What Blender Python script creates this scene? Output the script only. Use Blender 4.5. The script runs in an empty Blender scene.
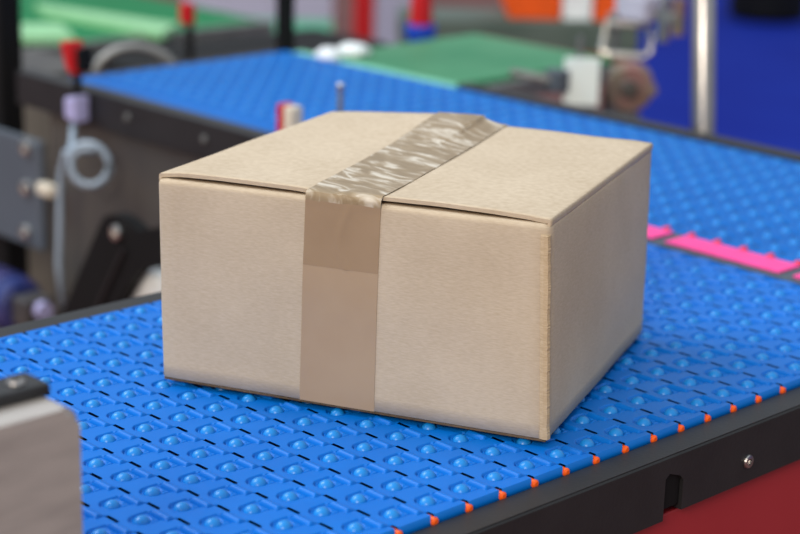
import bpy, bmesh, math, random
import numpy as np
from mathutils import Vector, Matrix, noise
random.seed(7)
C = bpy.context.scene.collection
S = 0.0254                       # belt pitch (m); world X = across the near belt, Y = along it
PI = math.pi

# ------------------------------------------------------------------ materials
def lin(c):
    r = []
    for v in c[:3]:
        v = v / 255.0
        r.append(v / 12.92 if v <= 0.04045 else ((v + 0.055) / 1.055) ** 2.4)
    return (r[0], r[1], r[2], 1.0)

def mat(name, col, rough=0.5, metal=0.0, col2=None, scale=40.0, bump=0.0, bscale=None, spec=0.5,
        stretch=(1, 1, 1), detail=4.0, trans=0.0, coat=0.0, emit=None, lo=0.35, hi=0.65):
    m = bpy.data.materials.new(name)
    m.use_nodes = True
    nt = m.node_tree
    b = nt.nodes['Principled BSDF']
    b.inputs['Base Color'].default_value = lin(col)
    b.inputs['Roughness'].default_value = rough
    b.inputs['Metallic'].default_value = metal
    b.inputs['Specular IOR Level'].default_value = spec
    b.inputs['Transmission Weight'].default_value = trans
    b.inputs['Coat Weight'].default_value = coat
    if emit:
        b.inputs['Emission Color'].default_value = lin(col)
        b.inputs['Emission Strength'].default_value = emit
    tc = nt.nodes.new('ShaderNodeTexCoord')
    mp = nt.nodes.new('ShaderNodeMapping')
    mp.inputs['Scale'].default_value = stretch
    nt.links.new(tc.outputs['Object'], mp.inputs['Vector'])
    nz = nt.nodes.new('ShaderNodeTexNoise')
    nz.inputs['Scale'].default_value = scale
    nz.inputs['Detail'].default_value = detail
    nt.links.new(mp.outputs[0], nz.inputs['Vector'])
    rp = nt.nodes.new('ShaderNodeValToRGB')
    rp.color_ramp.elements[0].position = lo
    rp.color_ramp.elements[1].position = hi
    rp.color_ramp.elements[0].color = lin(col)
    rp.color_ramp.elements[1].color = lin(col2 if col2 else [min(255, v * 1.06 + 1) for v in col])
    nt.links.new(nz.outputs['Fac'], rp.inputs['Fac'])
    nt.links.new(rp.outputs['Color'], b.inputs['Base Color'])
    if bump:
        n2 = nt.nodes.new('ShaderNodeTexNoise')
        n2.inputs['Scale'].default_value = bscale or scale * 3
        n2.inputs['Detail'].default_value = 3
        nt.links.new(mp.outputs[0], n2.inputs['Vector'])
        bp = nt.nodes.new('ShaderNodeBump')
        bp.inputs['Strength'].default_value = bump
        bp.inputs['Distance'].default_value = 0.001
        nt.links.new(n2.outputs['Fac'], bp.inputs['Height'])
        nt.links.new(bp.outputs[0], b.inputs['Normal'])
    return m

M = {}
M['belt'] = mat('blue_plastic', (0, 104, 196), 0.42, col2=(0, 109, 202), scale=25, spec=0.2)
M['ball'] = mat('blue_ball_plastic', (18, 124, 200), 0.32, scale=60, spec=0.4)
M['belt_far'] = mat('far_blue_plastic', (0, 97, 180), 0.5, col2=(0, 103, 188), scale=12, spec=0.2)
M['rod'] = mat('orange_plastic', (255, 92, 14), 0.45)
M['redrod'] = mat('red_plastic_rod', (226, 34, 60), 0.45)
M['black'] = mat('black_rail_plastic', (26, 26, 28), 0.5, col2=(32, 32, 34), scale=30, bump=0.15, bscale=400)
M['blackdark'] = mat('black_painted_metal', (14, 14, 15), 0.65, spec=0.2)
M['redpanel'] = mat('red_painted_metal', (158, 36, 44), 0.5, col2=(166, 42, 50), scale=6)
M['steel'] = mat('brushed_steel', (196, 194, 190), 0.28, metal=1.0)
M['chrome'] = mat('satin_chrome', (168, 164, 162), 0.30, metal=1.0)
M['dull'] = mat('dull_grey_metal', (120, 122, 122), 0.5, metal=0.6, col2=(150, 150, 148), scale=20)
M['alu'] = mat('cast_aluminium', (168, 162, 158), 0.55, metal=0.3, col2=(182, 176, 171), scale=30, stretch=(1, 1, 5),
               bump=0.12, bscale=300)
M['pink'] = mat('pink_plastic', (255, 66, 150), 0.5)
M['greyplate'] = mat('dark_grey_plastic', (62, 74, 86), 0.5)
M['green'] = mat('green_belt', (30, 126, 80), 0.4, col2=(66, 140, 96), scale=9, spec=0.3)
M['green2'] = mat('green_belt_dark', (10, 112, 62), 0.6, col2=(16, 122, 72), scale=5, spec=0.2)
M['mint'] = mat('mint_edge_strip', (116, 200, 168), 0.35)
M['palegreen'] = mat('pale_green_guide', (140, 196, 142), 0.4)
M['floorblue'] = mat('blue_carpet', (20, 42, 150), 0.9, col2=(23, 48, 158), scale=3, spec=0.1)
M['redbrown'] = mat('red_brown_carpet', (122, 84, 82), 0.9, col2=(138, 96, 92), scale=3, spec=0.1)
M['white'] = mat('white_plastic', (236, 240, 242), 0.5)
M['sheet'] = mat('white_sheet', (236, 250, 250), 0.5, col2=(244, 252, 248), scale=30)
M['lilac'] = mat('pale_lilac_panel', (176, 174, 194), 0.5)
M['orange'] = mat('orange_paint', (236, 88, 16), 0.4)
M['red'] = mat('red_plastic', (186, 24, 30), 0.5, spec=0.3)
M['greygreen'] = mat('grey_green_paint', (84, 98, 90), 0.6, col2=(98, 110, 102), scale=8, spec=0.25)
M['brownpaint'] = mat('brown_strip', (136, 92, 62), 0.5)
M['tube'] = mat('grey_blue_tube', (150, 166, 182), 0.35)
M['plate'] = mat('grey_machine_plate', (76, 84, 94), 0.5, col2=(82, 90, 100), scale=8)
M['cream'] = mat('cream_plastic', (206, 196, 178), 0.5)
M['darkpanel'] = mat('dark_frame_panel', (66, 64, 66), 0.5, col2=(84, 80, 74), scale=7, metal=0.2)
M['navy'] = mat('navy_paint', (22, 44, 110), 0.45, col2=(70, 68, 120), scale=25)
M['lavender'] = mat('lavender_plastic', (168, 164, 206), 0.4)
M['pinkmetal'] = mat('reddish_grey_metal', (150, 108, 106), 0.4, metal=0.3, col2=(122, 120, 104), scale=28)
M['tapelow'] = mat('brown_packing_tape', (172, 146, 118), 0.3, col2=(176, 151, 123), scale=30, bump=0.1, bscale=90, spec=0.35)
M['tapetwo'] = mat('doubled_packing_tape', (156, 130, 102), 0.3, col2=(162, 136, 108), scale=30, bump=0.15, bscale=70, spec=0.35)

# kraft cardboard: vertical flutes showing faintly, mottled fibres
def kraft(name, c1, c2, axis='z'):
    m = bpy.data.materials.new(name); m.use_nodes = True
    nt = m.node_tree; b = nt.nodes['Principled BSDF']
    b.inputs['Roughness'].default_value = 0.75
    b.inputs['Specular IOR Level'].default_value = 0.3
    tc = nt.nodes.new('ShaderNodeTexCoord')
    mp = nt.nodes.new('ShaderNodeMapping')
    nt.links.new(tc.outputs['Object'], mp.inputs['Vector'])
    mp.inputs['Scale'].default_value = (1, 1, 6) if axis == 'z' else (1, 1, 1)
    n1 = nt.nodes.new('ShaderNodeTexNoise'); n1.inputs['Scale'].default_value = 260; n1.inputs['Detail'].default_value = 5
    n2 = nt.nodes.new('ShaderNodeTexNoise'); n2.inputs['Scale'].default_value = 18; n2.inputs['Detail'].default_value = 3
    nt.links.new(mp.outputs[0], n1.inputs['Vector']); nt.links.new(tc.outputs['Object'], n2.inputs['Vector'])
    mx = nt.nodes.new('ShaderNodeMath'); mx.operation = 'MULTIPLY_ADD'
    mx.inputs[1].default_value = 0.6
    nt.links.new(n1.outputs['Fac'], mx.inputs[0])
    m2 = nt.nodes.new('ShaderNodeMath'); m2.operation = 'MULTIPLY'; m2.inputs[1].default_value = 0.4
    nt.links.new(n2.outputs['Fac'], m2.inputs[0]); nt.links.new(m2.outputs[0], mx.inputs[2])
    rp = nt.nodes.new('ShaderNodeValToRGB')
    rp.color_ramp.elements[0].position = 0.36; rp.color_ramp.elements[0].color = lin(c1)
    rp.color_ramp.elements[1].position = 0.64; rp.color_ramp.elements[1].color = lin(c2)
    nt.links.new(mx.outputs[0], rp.inputs['Fac']); nt.links.new(rp.outputs['Color'], b.inputs['Base Color'])
    bp = nt.nodes.new('ShaderNodeBump'); bp.inputs['Strength'].default_value = 0.12; bp.inputs['Distance'].default_value = 0.0006
    nt.links.new(mx.outputs[0], bp.inputs['Height']); nt.links.new(bp.outputs[0], b.inputs['Normal'])
    return m
M['kraft'] = kraft('kraft_cardboard', (186, 167, 142), (202, 184, 160))
M['kraftedge'] = kraft('cut_cardboard_edge', (176, 150, 116), (204, 181, 148))
M['kraftshade'] = kraft('shaded_cardboard', (84, 68, 50), (124, 102, 78))  # bottom flap cardboard, shadow under the box painted in as a darker tone

# tape on the lid: brown film with milky unbonded patches
def tape_top():
    m = mat('wrinkled_packing_tape', (158, 138, 110), 0.28, spec=0.4)
    nt = m.node_tree; b = nt.nodes['Principled BSDF']
    tc = nt.nodes.new('ShaderNodeTexCoord')
    mp = nt.nodes.new('ShaderNodeMapping')
    mp.inputs['Rotation'].default_value = (0, 0, -0.42)
    mp.inputs['Scale'].default_value = (1, 3.2, 1)
    nt.links.new(tc.outputs['Object'], mp.inputs['Vector'])
    v = nt.nodes.new('ShaderNodeTexNoise'); v.inputs['Scale'].default_value = 34; v.inputs['Detail'].default_value = 6
    v.inputs['Distortion'].default_value = 1.2
    nt.links.new(mp.outputs[0], v.inputs['Vector'])
    rp = nt.nodes.new('ShaderNodeValToRGB')
    e = rp.color_ramp.elements
    e[0].position = 0.40; e[0].color = lin((142, 120, 90))
    e[1].position = 0.66; e[1].color = lin((212, 200, 182))
    k = e.new(0.52); k.color = lin((158, 137, 108))
    nt.links.new(v.outputs['Fac'], rp.inputs['Fac']); nt.links.new(rp.outputs['Color'], b.inputs['Base Color'])
    bp = nt.nodes.new('ShaderNodeBump'); bp.inputs['Strength'].default_value = 0.5; bp.inputs['Distance'].default_value = 0.001
    nt.links.new(v.outputs['Fac'], bp.inputs['Height']); nt.links.new(bp.outputs[0], b.inputs['Normal'])
    return m
M['tapetop'] = tape_top()

# ------------------------------------------------------------------ object helpers
def link(name, me, m=None, parent=None, smooth=False, kind=None):
    o = bpy.data.objects.new(name, me)
    C.objects.link(o)
    if m is not None and not me.materials: me.materials.append(m)
    if smooth:
        me.polygons.foreach_set('use_smooth', [True] * len(me.polygons))
    if parent is not None: o.parent = parent
    if kind: o['kind'] = kind
    return o

def obj(name, bm, m, parent=None, smooth=False, kind=None):
    bmesh.ops.recalc_face_normals(bm, faces=bm.faces[:])
    me = bpy.data.meshes.new(name); bm.to_mesh(me); bm.free()
    return link(name, me, m, parent, smooth, kind)

def thing(name, label, cat, loc=(0, 0, 0), group=None):
    o = bpy.data.objects.new(name, None); C.objects.link(o)
    o.location = loc; o.empty_display_size = 0.02
    o['label'] = label; o['category'] = cat
    if group: o['group'] = group
    return o

def tag(o, label, cat, group=None):
    o['label'] = label; o['category'] = cat
    if group: o['group'] = group
    return o

def NB(): return bmesh.new()

def hexa(bm, pts, bev=0.0, seg=2):
    """eight corners: bottom loop 4, top loop 4"""
    v = [bm.verts.new(p) for p in pts]
    fs = [(0, 1, 2, 3), (4, 5, 6, 7), (0, 1, 5, 4), (1, 2, 6, 5), (2, 3, 7, 6), (3, 0, 4, 7)]
    f = [bm.faces.new([v[i] for i in q]) for q in fs]
    if bev:
        es = list({e for q in f for e in q.edges})
        bmesh.ops.bevel(bm, geom=es, offset=bev, segments=seg, affect='EDGES', profile=0.5)
    return bm

def bx(bm, x0, x1, y0, y1, z0, z1, bev=0.0, seg=2, o=(0, 0, 0)):
    x0 -= o[0]; x1 -= o[0]; y0 -= o[1]; y1 -= o[1]; z0 -= o[2]; z1 -= o[2]
    return hexa(bm, [(x0, y0, z0), (x1, y0, z0), (x1, y1, z0), (x0, y1, z0),
                     (x0, y0, z1), (x1, y0, z1), (x1, y1, z1), (x0, y1, z1)], bev, seg)

def tube(bm, pts, r, n=14, cap=True):
    """sweep a circle along points; r a number or list"""
    pts = [Vector(p) for p in pts]
    rings = []
    up = Vector((0, 0, 1))
    for i, p in enumerate(pts):
        a = pts[max(i - 1, 0)]; b = pts[min(i + 1, len(pts) - 1)]
        t = (b - a).normalized()
        s = t.cross(up)
        if s.length < 1e-3: s = t.cross(Vector((0, 1, 0)))
        s.normalize(); w = s.cross(t).normalized()
        rr = r[i] if isinstance(r, (list, tuple)) else r
        rings.append([bm.verts.new(p + s * math.cos(2 * PI * k / n) * rr + w * math.sin(2 * PI * k / n) * rr) for k in range(n)])
    for a, b in zip(rings, rings[1:]):
        for k in range(n):
            bm.faces.new((a[k], a[(k + 1) % n], b[(k + 1) % n], b[k]))
    if cap:
        bm.faces.new(rings[0]); bm.faces.new(rings[-1][::-1])
    return bm

def screw(name, loc, axis, r, h, m, parent, socket=True):
    """socket cap screw head: rounded disc with a hexagonal socket, axis = outward direction"""
    bm = NB(); n = 24
    prof = [(r * 1.0, -h * 0.4), (r, h * 0.55), (r * 0.9, h * 0.9), (r * 0.55, h)]
    rings = [[bm.verts.new((a * math.cos(2 * PI * k / n), a * math.sin(2 * PI * k / n), z)) for k in range(n)] for a, z in prof]
    hx = []
    for z in (h, h * 0.35):
        ring = []
        for k in range(n):
            t = 2 * PI * k / n
            q = (t % (PI / 3)) - PI / 6
            rr = r * 0.44 / math.cos(q)
            ring.append(bm.verts.new((rr * math.cos(t), rr * math.sin(t), z)))
        hx.append(ring)
    rings += hx
    for a, b in zip(rings, rings[1:]):
        for k in range(n): bm.faces.new((a[k], a[(k + 1) % n], b[(k + 1) % n], b[k]))
    bm.faces.new(rings[-1]); bm.faces.new(rings[0][::-1])
    o = obj(name, bm, m, parent)
    o.rotation_euler = Vector(axis).to_track_quat('Z', 'Y').to_euler()
    o.location = loc
    return o

# ------------------------------------------------------------------ modular belt surface (height field with real slots)
def sm(x, a, b):
    t = np.clip((x - a) / (b - a), 0, 1); return t * t * (3 - 2 * t)

BA, BB = 0.400, 0.430            # ball centre in a cell, measured from the slot centre
def height(A, B):
    a = A - np.floor(A); b = B - np.floor(B)
    ac = (a + 0.5) % 1 - 0.5; bc = (b + 0.5) % 1 - 0.5          # centred on the slot
    h = np.zeros_like(a)
    # castellated joint: raised rounded knuckle edge on the finger side
    infin = (a > 0.215) & (a < 0.785)
    ridge = sm(b, 0.755, 0.825) * (1 - sm(b, 0.86, 0.985)) * 0.0013
    groove = -0.0014 * np.exp(-((b - 0.742) / 0.014) ** 2)
    edge = sm(a, 0.215, 0.26) * (1 - sm(a, 0.74, 0.785))
    h += (ridge + groove) * edge
    # finger sides
    for c in (0.205, 0.795):
        h += -0.0012 * np.exp(-((a - c) / 0.011) ** 2) * ((b > 0.75) | (bc > -0.04) & (b < 0.03))
    # thin joint line beside the slot, running to the fingers
    side = (np.abs(ac) < 0.205) & (np.abs(bc) < 0.03)
    # ball pocket: D shaped sunken patch, groove line round it
    da = a - BA; db = b - BB
    r = np.sqrt(da ** 2 + db ** 2)
    dfront = np.where(db < 0, r, np.maximum(np.abs(da), db * 0.80))
    h += -0.0004 * (1 - sm(dfront, 0.225, 0.245))
    h += -0.0022 * np.exp(-((dfront - 0.240) / 0.017) ** 2)
    # ring round the ball
    h += -0.0016 * np.exp(-((r - 0.178) / 0.018) ** 2)
    h = np.where(r < 0.14, -0.002, h)
    # small drain hole beside the ball
    rh = np.sqrt((a - BA - 0.12) ** 2 + (b - BB - 0.21) ** 2)
    h += -0.0012 * (1 - sm(rh, 0.020, 0.042))
    # through slot
    h = np.where((np.abs(ac) < 0.188) & (np.abs(bc) < 0.044), -0.0050, h)
    return h

def belt_mesh(name, a0, a1, b0, b1, a_off, b_off, n, swap=False, thick=0.009):
    def lines(lo, hi, extra):
        L = [lo, hi]
        for k in range(math.floor(lo) - 1, math.ceil(hi) + 1):
            L += [k + t / n for t in range(n)]
            L += [k + e for e in extra]
        L = sorted(x for x in L if lo <= x <= hi)
        out = [L[0]]
        for x in L[1:]:
            if x - out[-1] > 0.0035: out.append(x)
        return np.array(out)
    A = lines(a0, a1, [0.184, 0.190, 0.205, 0.795, 0.810, 0.816])
    B = lines(b0, b1, [0.040, 0.045, 0.742, 0.825, 0.955, 0.960])
    GA, GB = np.meshgrid(A, B)
    H = height(GA, GB)
    na, nb = len(A), len(B)
    X = (GA + a_off) * S; Y = (GB + b_off) * S
    co = np.stack([X, Y, H], -1).reshape(-1, 3)
    if swap: co = co[:, [1, 0, 2]]
    idx = np.arange(na * nb).reshape(nb, na)
    q = np.stack([idx[:-1, :-1], idx[:-1, 1:], idx[1:, 1:], idx[1:, :-1]], -1).reshape(-1, 4)
    q = q[(H.ravel()[q].min(1) > -0.0045)]                          # the slots are open: look down between the modules
    # skirt and underside
    rim = np.concatenate([idx[0, :], idx[1:, -1], idx[-1, -2::-1], idx[-2:0:-1, 0]])
    low = co[rim].copy(); low[:, 2] = -thick
    base = len(co); m = len(rim)
    co = np.concatenate([co, low])
    k = np.arange(m); k2 = (k + 1) % m
    sk = np.stack([rim[k], base + k, base + k2, rim[k2]], -1)
    if swap: q = q[:, ::-1]; sk = sk[:, ::-1]
    faces = np.concatenate([q, sk])
    me = bpy.data.meshes.new(name)
    me.vertices.add(len(co)); me.vertices.foreach_set('co', co.astype(np.float32).ravel())
    nf = len(faces)
    me.loops.add(nf * 4 + m); me.polygons.add(nf + 1)
    lv = np.concatenate([faces.ravel(), (base + k)[::(1 if swap else -1)]])
    me.loops.foreach_set('vertex_index', lv.astype(np.int32))
    me.polygons.foreach_set('loop_start', np.append(np.arange(nf) * 4, nf * 4).astype(np.int32))
    me.update(calc_edges=True)
    me.validate()
    return me

def ball_mesh(name, centres, r=0.0060, seg=16, rings=7):
    bm = NB()
    for c in centres:
        rows = []
        for i in range(1, rings + 1):
            t = 0.5 * PI * i / rings * 1.25
            rows.append([bm.verts.new((c[0] + r * math.sin(t) * math.cos(2 * PI * k / seg),
                                       c[1] + r * math.sin(t) * math.sin(2 * PI * k / seg),
                                       c[2] + r * math.cos(t))) for k in range(seg)])
        top = bm.verts.new((c[0], c[1], c[2] + r))
        for k in range(seg): bm.faces.new((top, rows[0][k], rows[0][(k + 1) % seg]))
        for a, b in zip(rows, rows[1:]):
            for k in range(seg): bm.faces.new((a[k], b[k], b[(k + 1) % seg], a[(k + 1) % seg]))
        bm.faces.new(rows[-1][::-1])
    me = bpy.data.meshes.new(name); bm.to_mesh(me); bm.free()
    me.polygons.foreach_set('use_smooth', [True] * len(me.polygons))
    return me

CAM = Vector((0.7430787, -0.6006143, 0.3889940))
# ================================================================== CAMERA
pt, ro = 0.2849997, -0.0278734
la = 0.7700796
def fit2world(v):                                                  # camera-frame axes -> belt axes
    c, s = math.cos(la), math.sin(la)
    return Vector((s * v[0] - c * v[1], c * v[0] + s * v[1], v[2]))
R0 = fit2world((1, 0, 0)); F0 = fit2world((0, math.cos(pt), -math.sin(pt))); U0 = fit2world((0, math.sin(pt), math.cos(pt)))
R1 = R0 * math.cos(ro) - U0 * math.sin(ro)
U1 = R0 * math.sin(ro) + U0 * math.cos(ro)
cd = bpy.data.cameras.new('camera'); cam = bpy.data.objects.new('camera', cd); C.objects.link(cam)
rot = Matrix((R1, U1, -F0)).transposed()
cam.matrix_world = Matrix.Translation(CAM) @ rot.to_4x4()
cd.lens = 1861 * 36 / 800; cd.sensor_width = 36; cd.sensor_fit = 'HORIZONTAL'
cd.clip_start = 0.02; cd.clip_end = 100
cd.dof.use_dof = True; cd.dof.focus_distance = 1.045; cd.dof.aperture_fstop = 6.2
bpy.context.scene.camera = cam
def depth(p): return (Vector(p) - CAM).dot(F0)
def pix(p):
    v = Vector(p) - CAM; d = v.dot(F0)
    return 400 + 1861 * v.dot(R1) / d, 267 - 1861 * v.dot(U1) / d, d

# ================================================================== BOX
BZ = 0.0030
bE, bF, bG = Vector((-.1184, .0366, BZ)), Vector((.1026, .1389, BZ)), Vector((.0115, .3353, BZ))
bH = Vector((-.2095, .2330, BZ))
tA, tB, tC, tD = Vector((-.1207, .0358, .1285)), Vector((.0947, .1402, .1285)), Vector((.0038, .3429, .1285)), Vector((-.1971, .2428, .1285))
box = thing('cardboard_box', 'closed brown cardboard box sealed with brown tape, sitting on the near blue belt', 'box',
            (-0.0105, 0.1855, BZ))
O = box.location.copy()
def bil(P, u, v):                 # P = four corners in order (u along P0->P1, v along P0->P3)
    return P[0] * (1 - u) * (1 - v) + P[1] * u * (1 - v) + P[2] * u * v + P[3] * (1 - u) * v

# body: four walls with rounded upright creases that fold over into the inner flaps
def wall_loop(base, z, inset, bulge, seed):
    c = sum(base, Vector()) / 4
    cs = [p + (c - p).normalized() * inset * 1.414 for p in base]
    pts = []
    N = 26
    for i in range(4):
        p, q = cs[i], cs[(i + 1) % 4]
        d = (q - p); L = d.length; d.normalize(); nrm = Vector((d.y, -d.x, 0))
        r = 0.0022
        for k in range(N):
            t = r / L + (1 - 2 * r / L) * k / (N - 1)
            w = p + d * (t * L)
            off = bulge * math.sin(PI * t) + 0.0006 * noise.noise(Vector((t * 5 + seed + i * 9, z * 30, 0)))
            w = w + nrm * off
            pts.append(Vector((w.x, w.y, z)))
    return pts
bot = [bE, bF, bG, bH]; top = [tA, tB, tC, tD]
bm = NB(); loops = []
zs = [(0.0, 0.0012, 0), (0.0006, 0.0003, 0), (0.002, 0, 0.0003)] + [(k / 14, 0, 0.0012 * math.sin(PI * k / 14)) for k in range(1, 14)] + \
     [(0.972, 0, 0.0), (0.983, 0.0002, 0), (0.992, 0.0009, 0), (0.998, 0.0020, 0), (1.0, 0.0034, 0), (0.998, 0.006, 0), (0.996, 0.02, 0)]
for t, ins, bul in zs:
    base = [Vector(((1 - t) * b.x + t * a.x, (1 - t) * b.y + t * a.y, 0)) for b, a in zip(bot, top)]
    z = 0.0048 + (0.1276 - 0.0048) * t
    loops.append([bm.verts.new(p - O) for p in wall_loop(base, z, ins, bul, 3.1)])
for a, b in zip(loops, loops[1:]):
    n = len(a)
    for k in range(n): bm.faces.new((a[k], a[(k + 1) % n], b[(k + 1) % n], b[k]))
bm.faces.new(loops[0][::-1]); bm.faces.new(loops[-1])
obj('box_walls', bm, M['kraft'], box, smooth=True)

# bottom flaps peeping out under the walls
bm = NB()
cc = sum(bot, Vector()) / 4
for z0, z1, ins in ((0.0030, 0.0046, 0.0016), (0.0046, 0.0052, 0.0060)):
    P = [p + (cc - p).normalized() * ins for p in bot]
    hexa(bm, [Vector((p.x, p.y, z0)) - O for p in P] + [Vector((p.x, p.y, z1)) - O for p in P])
obj('bottom_flap', bm, M['kraftshade'], box)

# outer top flaps: slabs hinged on the side walls, free ends at the front and back
def flap(u0, u1, lift, name):
    bm = NB(); NU, NV = 24, 40; th = 0.0022
    P = [tA.copy(), tB.copy(), tC.copy(), tD.copy()]
    hinge_left = u0 < 0.2
    top_, bot_ = [], []
    for j in range(NV + 1):
        v = j / NV; rt = []; rb = []
        hw = []
        for q_ in range(6):                                            # crease rolling over from the side wall
            a_ = q_ / 6 * PI / 2
            out_ = 0.0034 * (1 - math.sin(a_)) - 0.0001
            hw.append((out_, 0.1300 - 0.0052 * (1 - math.sin(a_)) ** 1.4 - 0.0006))
        if False: pass
        for i in range(NU + 1):
            s_ = (i / NU)
            s_ = 0.025 + 0.975 * s_ ** 1.6 if hinge_left else 0.975 - 0.975 * (1 - s_) ** 1.6        # finer near the hinge
            vv = 0.0135 + v * 0.980
            vv += 0.0016 * noise.noise(Vector((s_ * 7, v * 2, u0 * 5))) if j in (0, NV) else 0
            u = u0 + (u1 - u0) * s_
            p = bil(P, u, vv)
            dist = (s_ if hinge_left else 1 - s_)
            w_ = (tB - tA).length * abs(u1 - u0) * dist
            round_ = 0
            z = 0.1278 + lift(s_, v) * min(1, w_ / 0.012) + 0.0005 * noise.noise(Vector((s_ * 3, v * 3, u0 * 7)))
            rt.append(bm.verts.new(Vector((p.x, p.y, z + th - round_)) - O))
            rb.append(bm.verts.new(Vector((p.x, p.y, z)) - O))
        Pd = (tB - tA).normalized() * (-1 if hinge_left else 1)
        e0 = rt[0 if hinge_left else -1].co; e1 = rb[0 if hinge_left else -1].co
        roll = [(-0.0002, -0.0054), (0.0003, -0.0034), (0.0003, -0.0016), (0.0002, -0.0010), (-0.0001, -0.0004), (-0.0006, 0.0)]
        xt = [bm.verts.new(e0 + Pd * (a_ + 0.0029) + Vector((0, 0, b_))) for a_, b_ in roll]
        xb = [bm.verts.new(Vector((e0.x, e0.y, 0)) + Pd * (a_ + 0.0013) + Vector((0, 0, min(e0.z + b_ - 0.0004, e1.z)))) for a_, b_ in roll]
        if hinge_left: rt = xt + rt; rb = xb + rb
        else: rt = rt + xt[::-1]; rb = rb + xb[::-1]
        top_.append(rt); bot_.append(rb)
    NU += 6
    for j in range(NV):
        for i in range(NU):
            bm.faces.new((top_[j][i], top_[j][i + 1], top_[j + 1][i + 1], top_[j + 1][i]))
            bm.faces.new((bot_[j][i], bot_[j + 1][i], bot_[j + 1][i + 1], bot_[j][i + 1]))
    for j in range(NV):
        bm.faces.new((top_[j][0], top_[j + 1][0], bot_[j + 1][0], bot_[j][0]))
        bm.faces.new((top_[j][NU], bot_[j][NU], bot_[j + 1][NU], top_[j + 1][NU]))
    for i in range(NU):
        bm.faces.new((top_[0][i], bot_[0][i], bot_[0][i + 1], top_[0][i + 1]))
        bm.faces.new((top_[NV][i], top_[NV][i + 1], bot_[NV][i + 1], bot_[NV][i]))
    return obj(name, bm, M['kraft'], box, smooth=False)
def liftL(s_, v): return 0.0006 + 0.0016 * (1 - v) ** 6 * math.sin(PI * min(s_ * 1.1, 1)) + 0.0062 * math.exp(-((1 - v) / 0.28) ** 2) * math.sin(PI / 2 * min(1, s_)) ** 1.3
def liftR(s_, v): return 0.0006 + 0.0016 * math.exp(-v / 0.10) * math.sin(PI * min((1 - s_) * 0.9, 1)) + 0.0016 * math.exp(-((1 - v) / 0.2) ** 2) * (1 - s_)
USEAM = lambda v: 0.492
fl = flap(0.0, 0.489, liftL, 'top_flap'); fr = flap(0.493, 1.0, liftR, 'top_flap')
for f in (fl, fr):
    f.data.polygons.foreach_set('use_smooth', [abs(p.normal.dot((tD - tA).normalized())) < 0.6 for p in f.data.polygons])

# cut fluted edge of the front panel at the near right corner (glued lap joint)
bm = NB()
dX = (bF - bE).normalized(); nX = Vector((dX.y, -dX.x, 0))
dS = (bG - bF).normalized()
K = 160; rows = []
for k in range(K + 1):
    t = k / K
    c = bF.lerp(tB, t); z = 0.0052 + (0.1215 - 0.0052) * t
    j1 = 0.0004 * noise.noise(Vector((t * 22, 1.3, 0))) + 0.0003 * noise.noise(Vector((t * 150, 4, 0)))
    a = c + nX * 0.0009 - dX * (0.0040 + j1 * 0.5)
    b = c + nX * 0.0015 - dX * (0.0020)
    d = c + nX * 0.0013 + dX * (0.0004 + j1)
    e = c + nX * (-0.0008) + dX * (0.0012 + j1)
    f = c - nX * 0.0030 + dX * (0.0010 + j1 * 0.6)
    g = c - nX * 0.0034 - dX * 0.003
    rows.append([bm.verts.new(Vector((p.x, p.y, z)) - O) for p in (a, b, d, e, f, g)])
for a, b in zip(rows, rows[1:]):
    for k in range(6): bm.faces.new((a[k], a[(k + 1) % 6], b[(k + 1) % 6], b[k]))
bm.faces.new(rows[0][::-1]); bm.faces.new(rows[-1])
obj('lap_edge', bm, M['kraftedge'], box)['label'] = 'cut fluted edge at the near upright corner'

# packing tape: film following wall, fold and lid
def wallpt(u, t, off):
    b = bE.lerp(bF, u); a = tA.lerp(tB, u)
    p = b.lerp(a, t); z = 0.0048 + (0.1276 - 0.0048) * t
    bul = 0.0012 * math.sin(PI * t) * math.sin(PI * u) + 0.0006 * noise.noise(Vector((u * 5 + 3.1, z * 30, 0)))
    return Vector((p.x, p.y, z)) + nX * (off + bul)
def strip(name, rowfn, ts, m, wid=12):
    bm = NB(); rows = []
    for t in ts: rows.append([bm.verts.new(rowfn(t, k / wid) - O) for k in range(wid + 1)])
    for a, b in zip(rows, rows[1:]):
        for k in range(wid): bm.faces.new((a[k], a[k + 1], b[k + 1], b[k]))
    o = obj(name, bm, m, box, smooth=True)
    s = o.modifiers.new('film', 'SOLIDIFY'); s.thickness = 0.00010; s.offset = 1
    e_ = o.modifiers.new('crisp', 'EDGE_SPLIT'); e_.split_angle = math.radians(40)
    return o
def edgeu(t): return 0.377 + (0.399 - 0.377) * t, 0.571 + (0.591 - 0.571) * t
def low_row(t, w):
    a, b = edgeu(t); return wallpt(a + (b - a) * w, t, 0.00030)
strip('packing_tape', low_row, [k / 20 * 0.975 for k in range(0, 21)], M['tapelow'])
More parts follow.
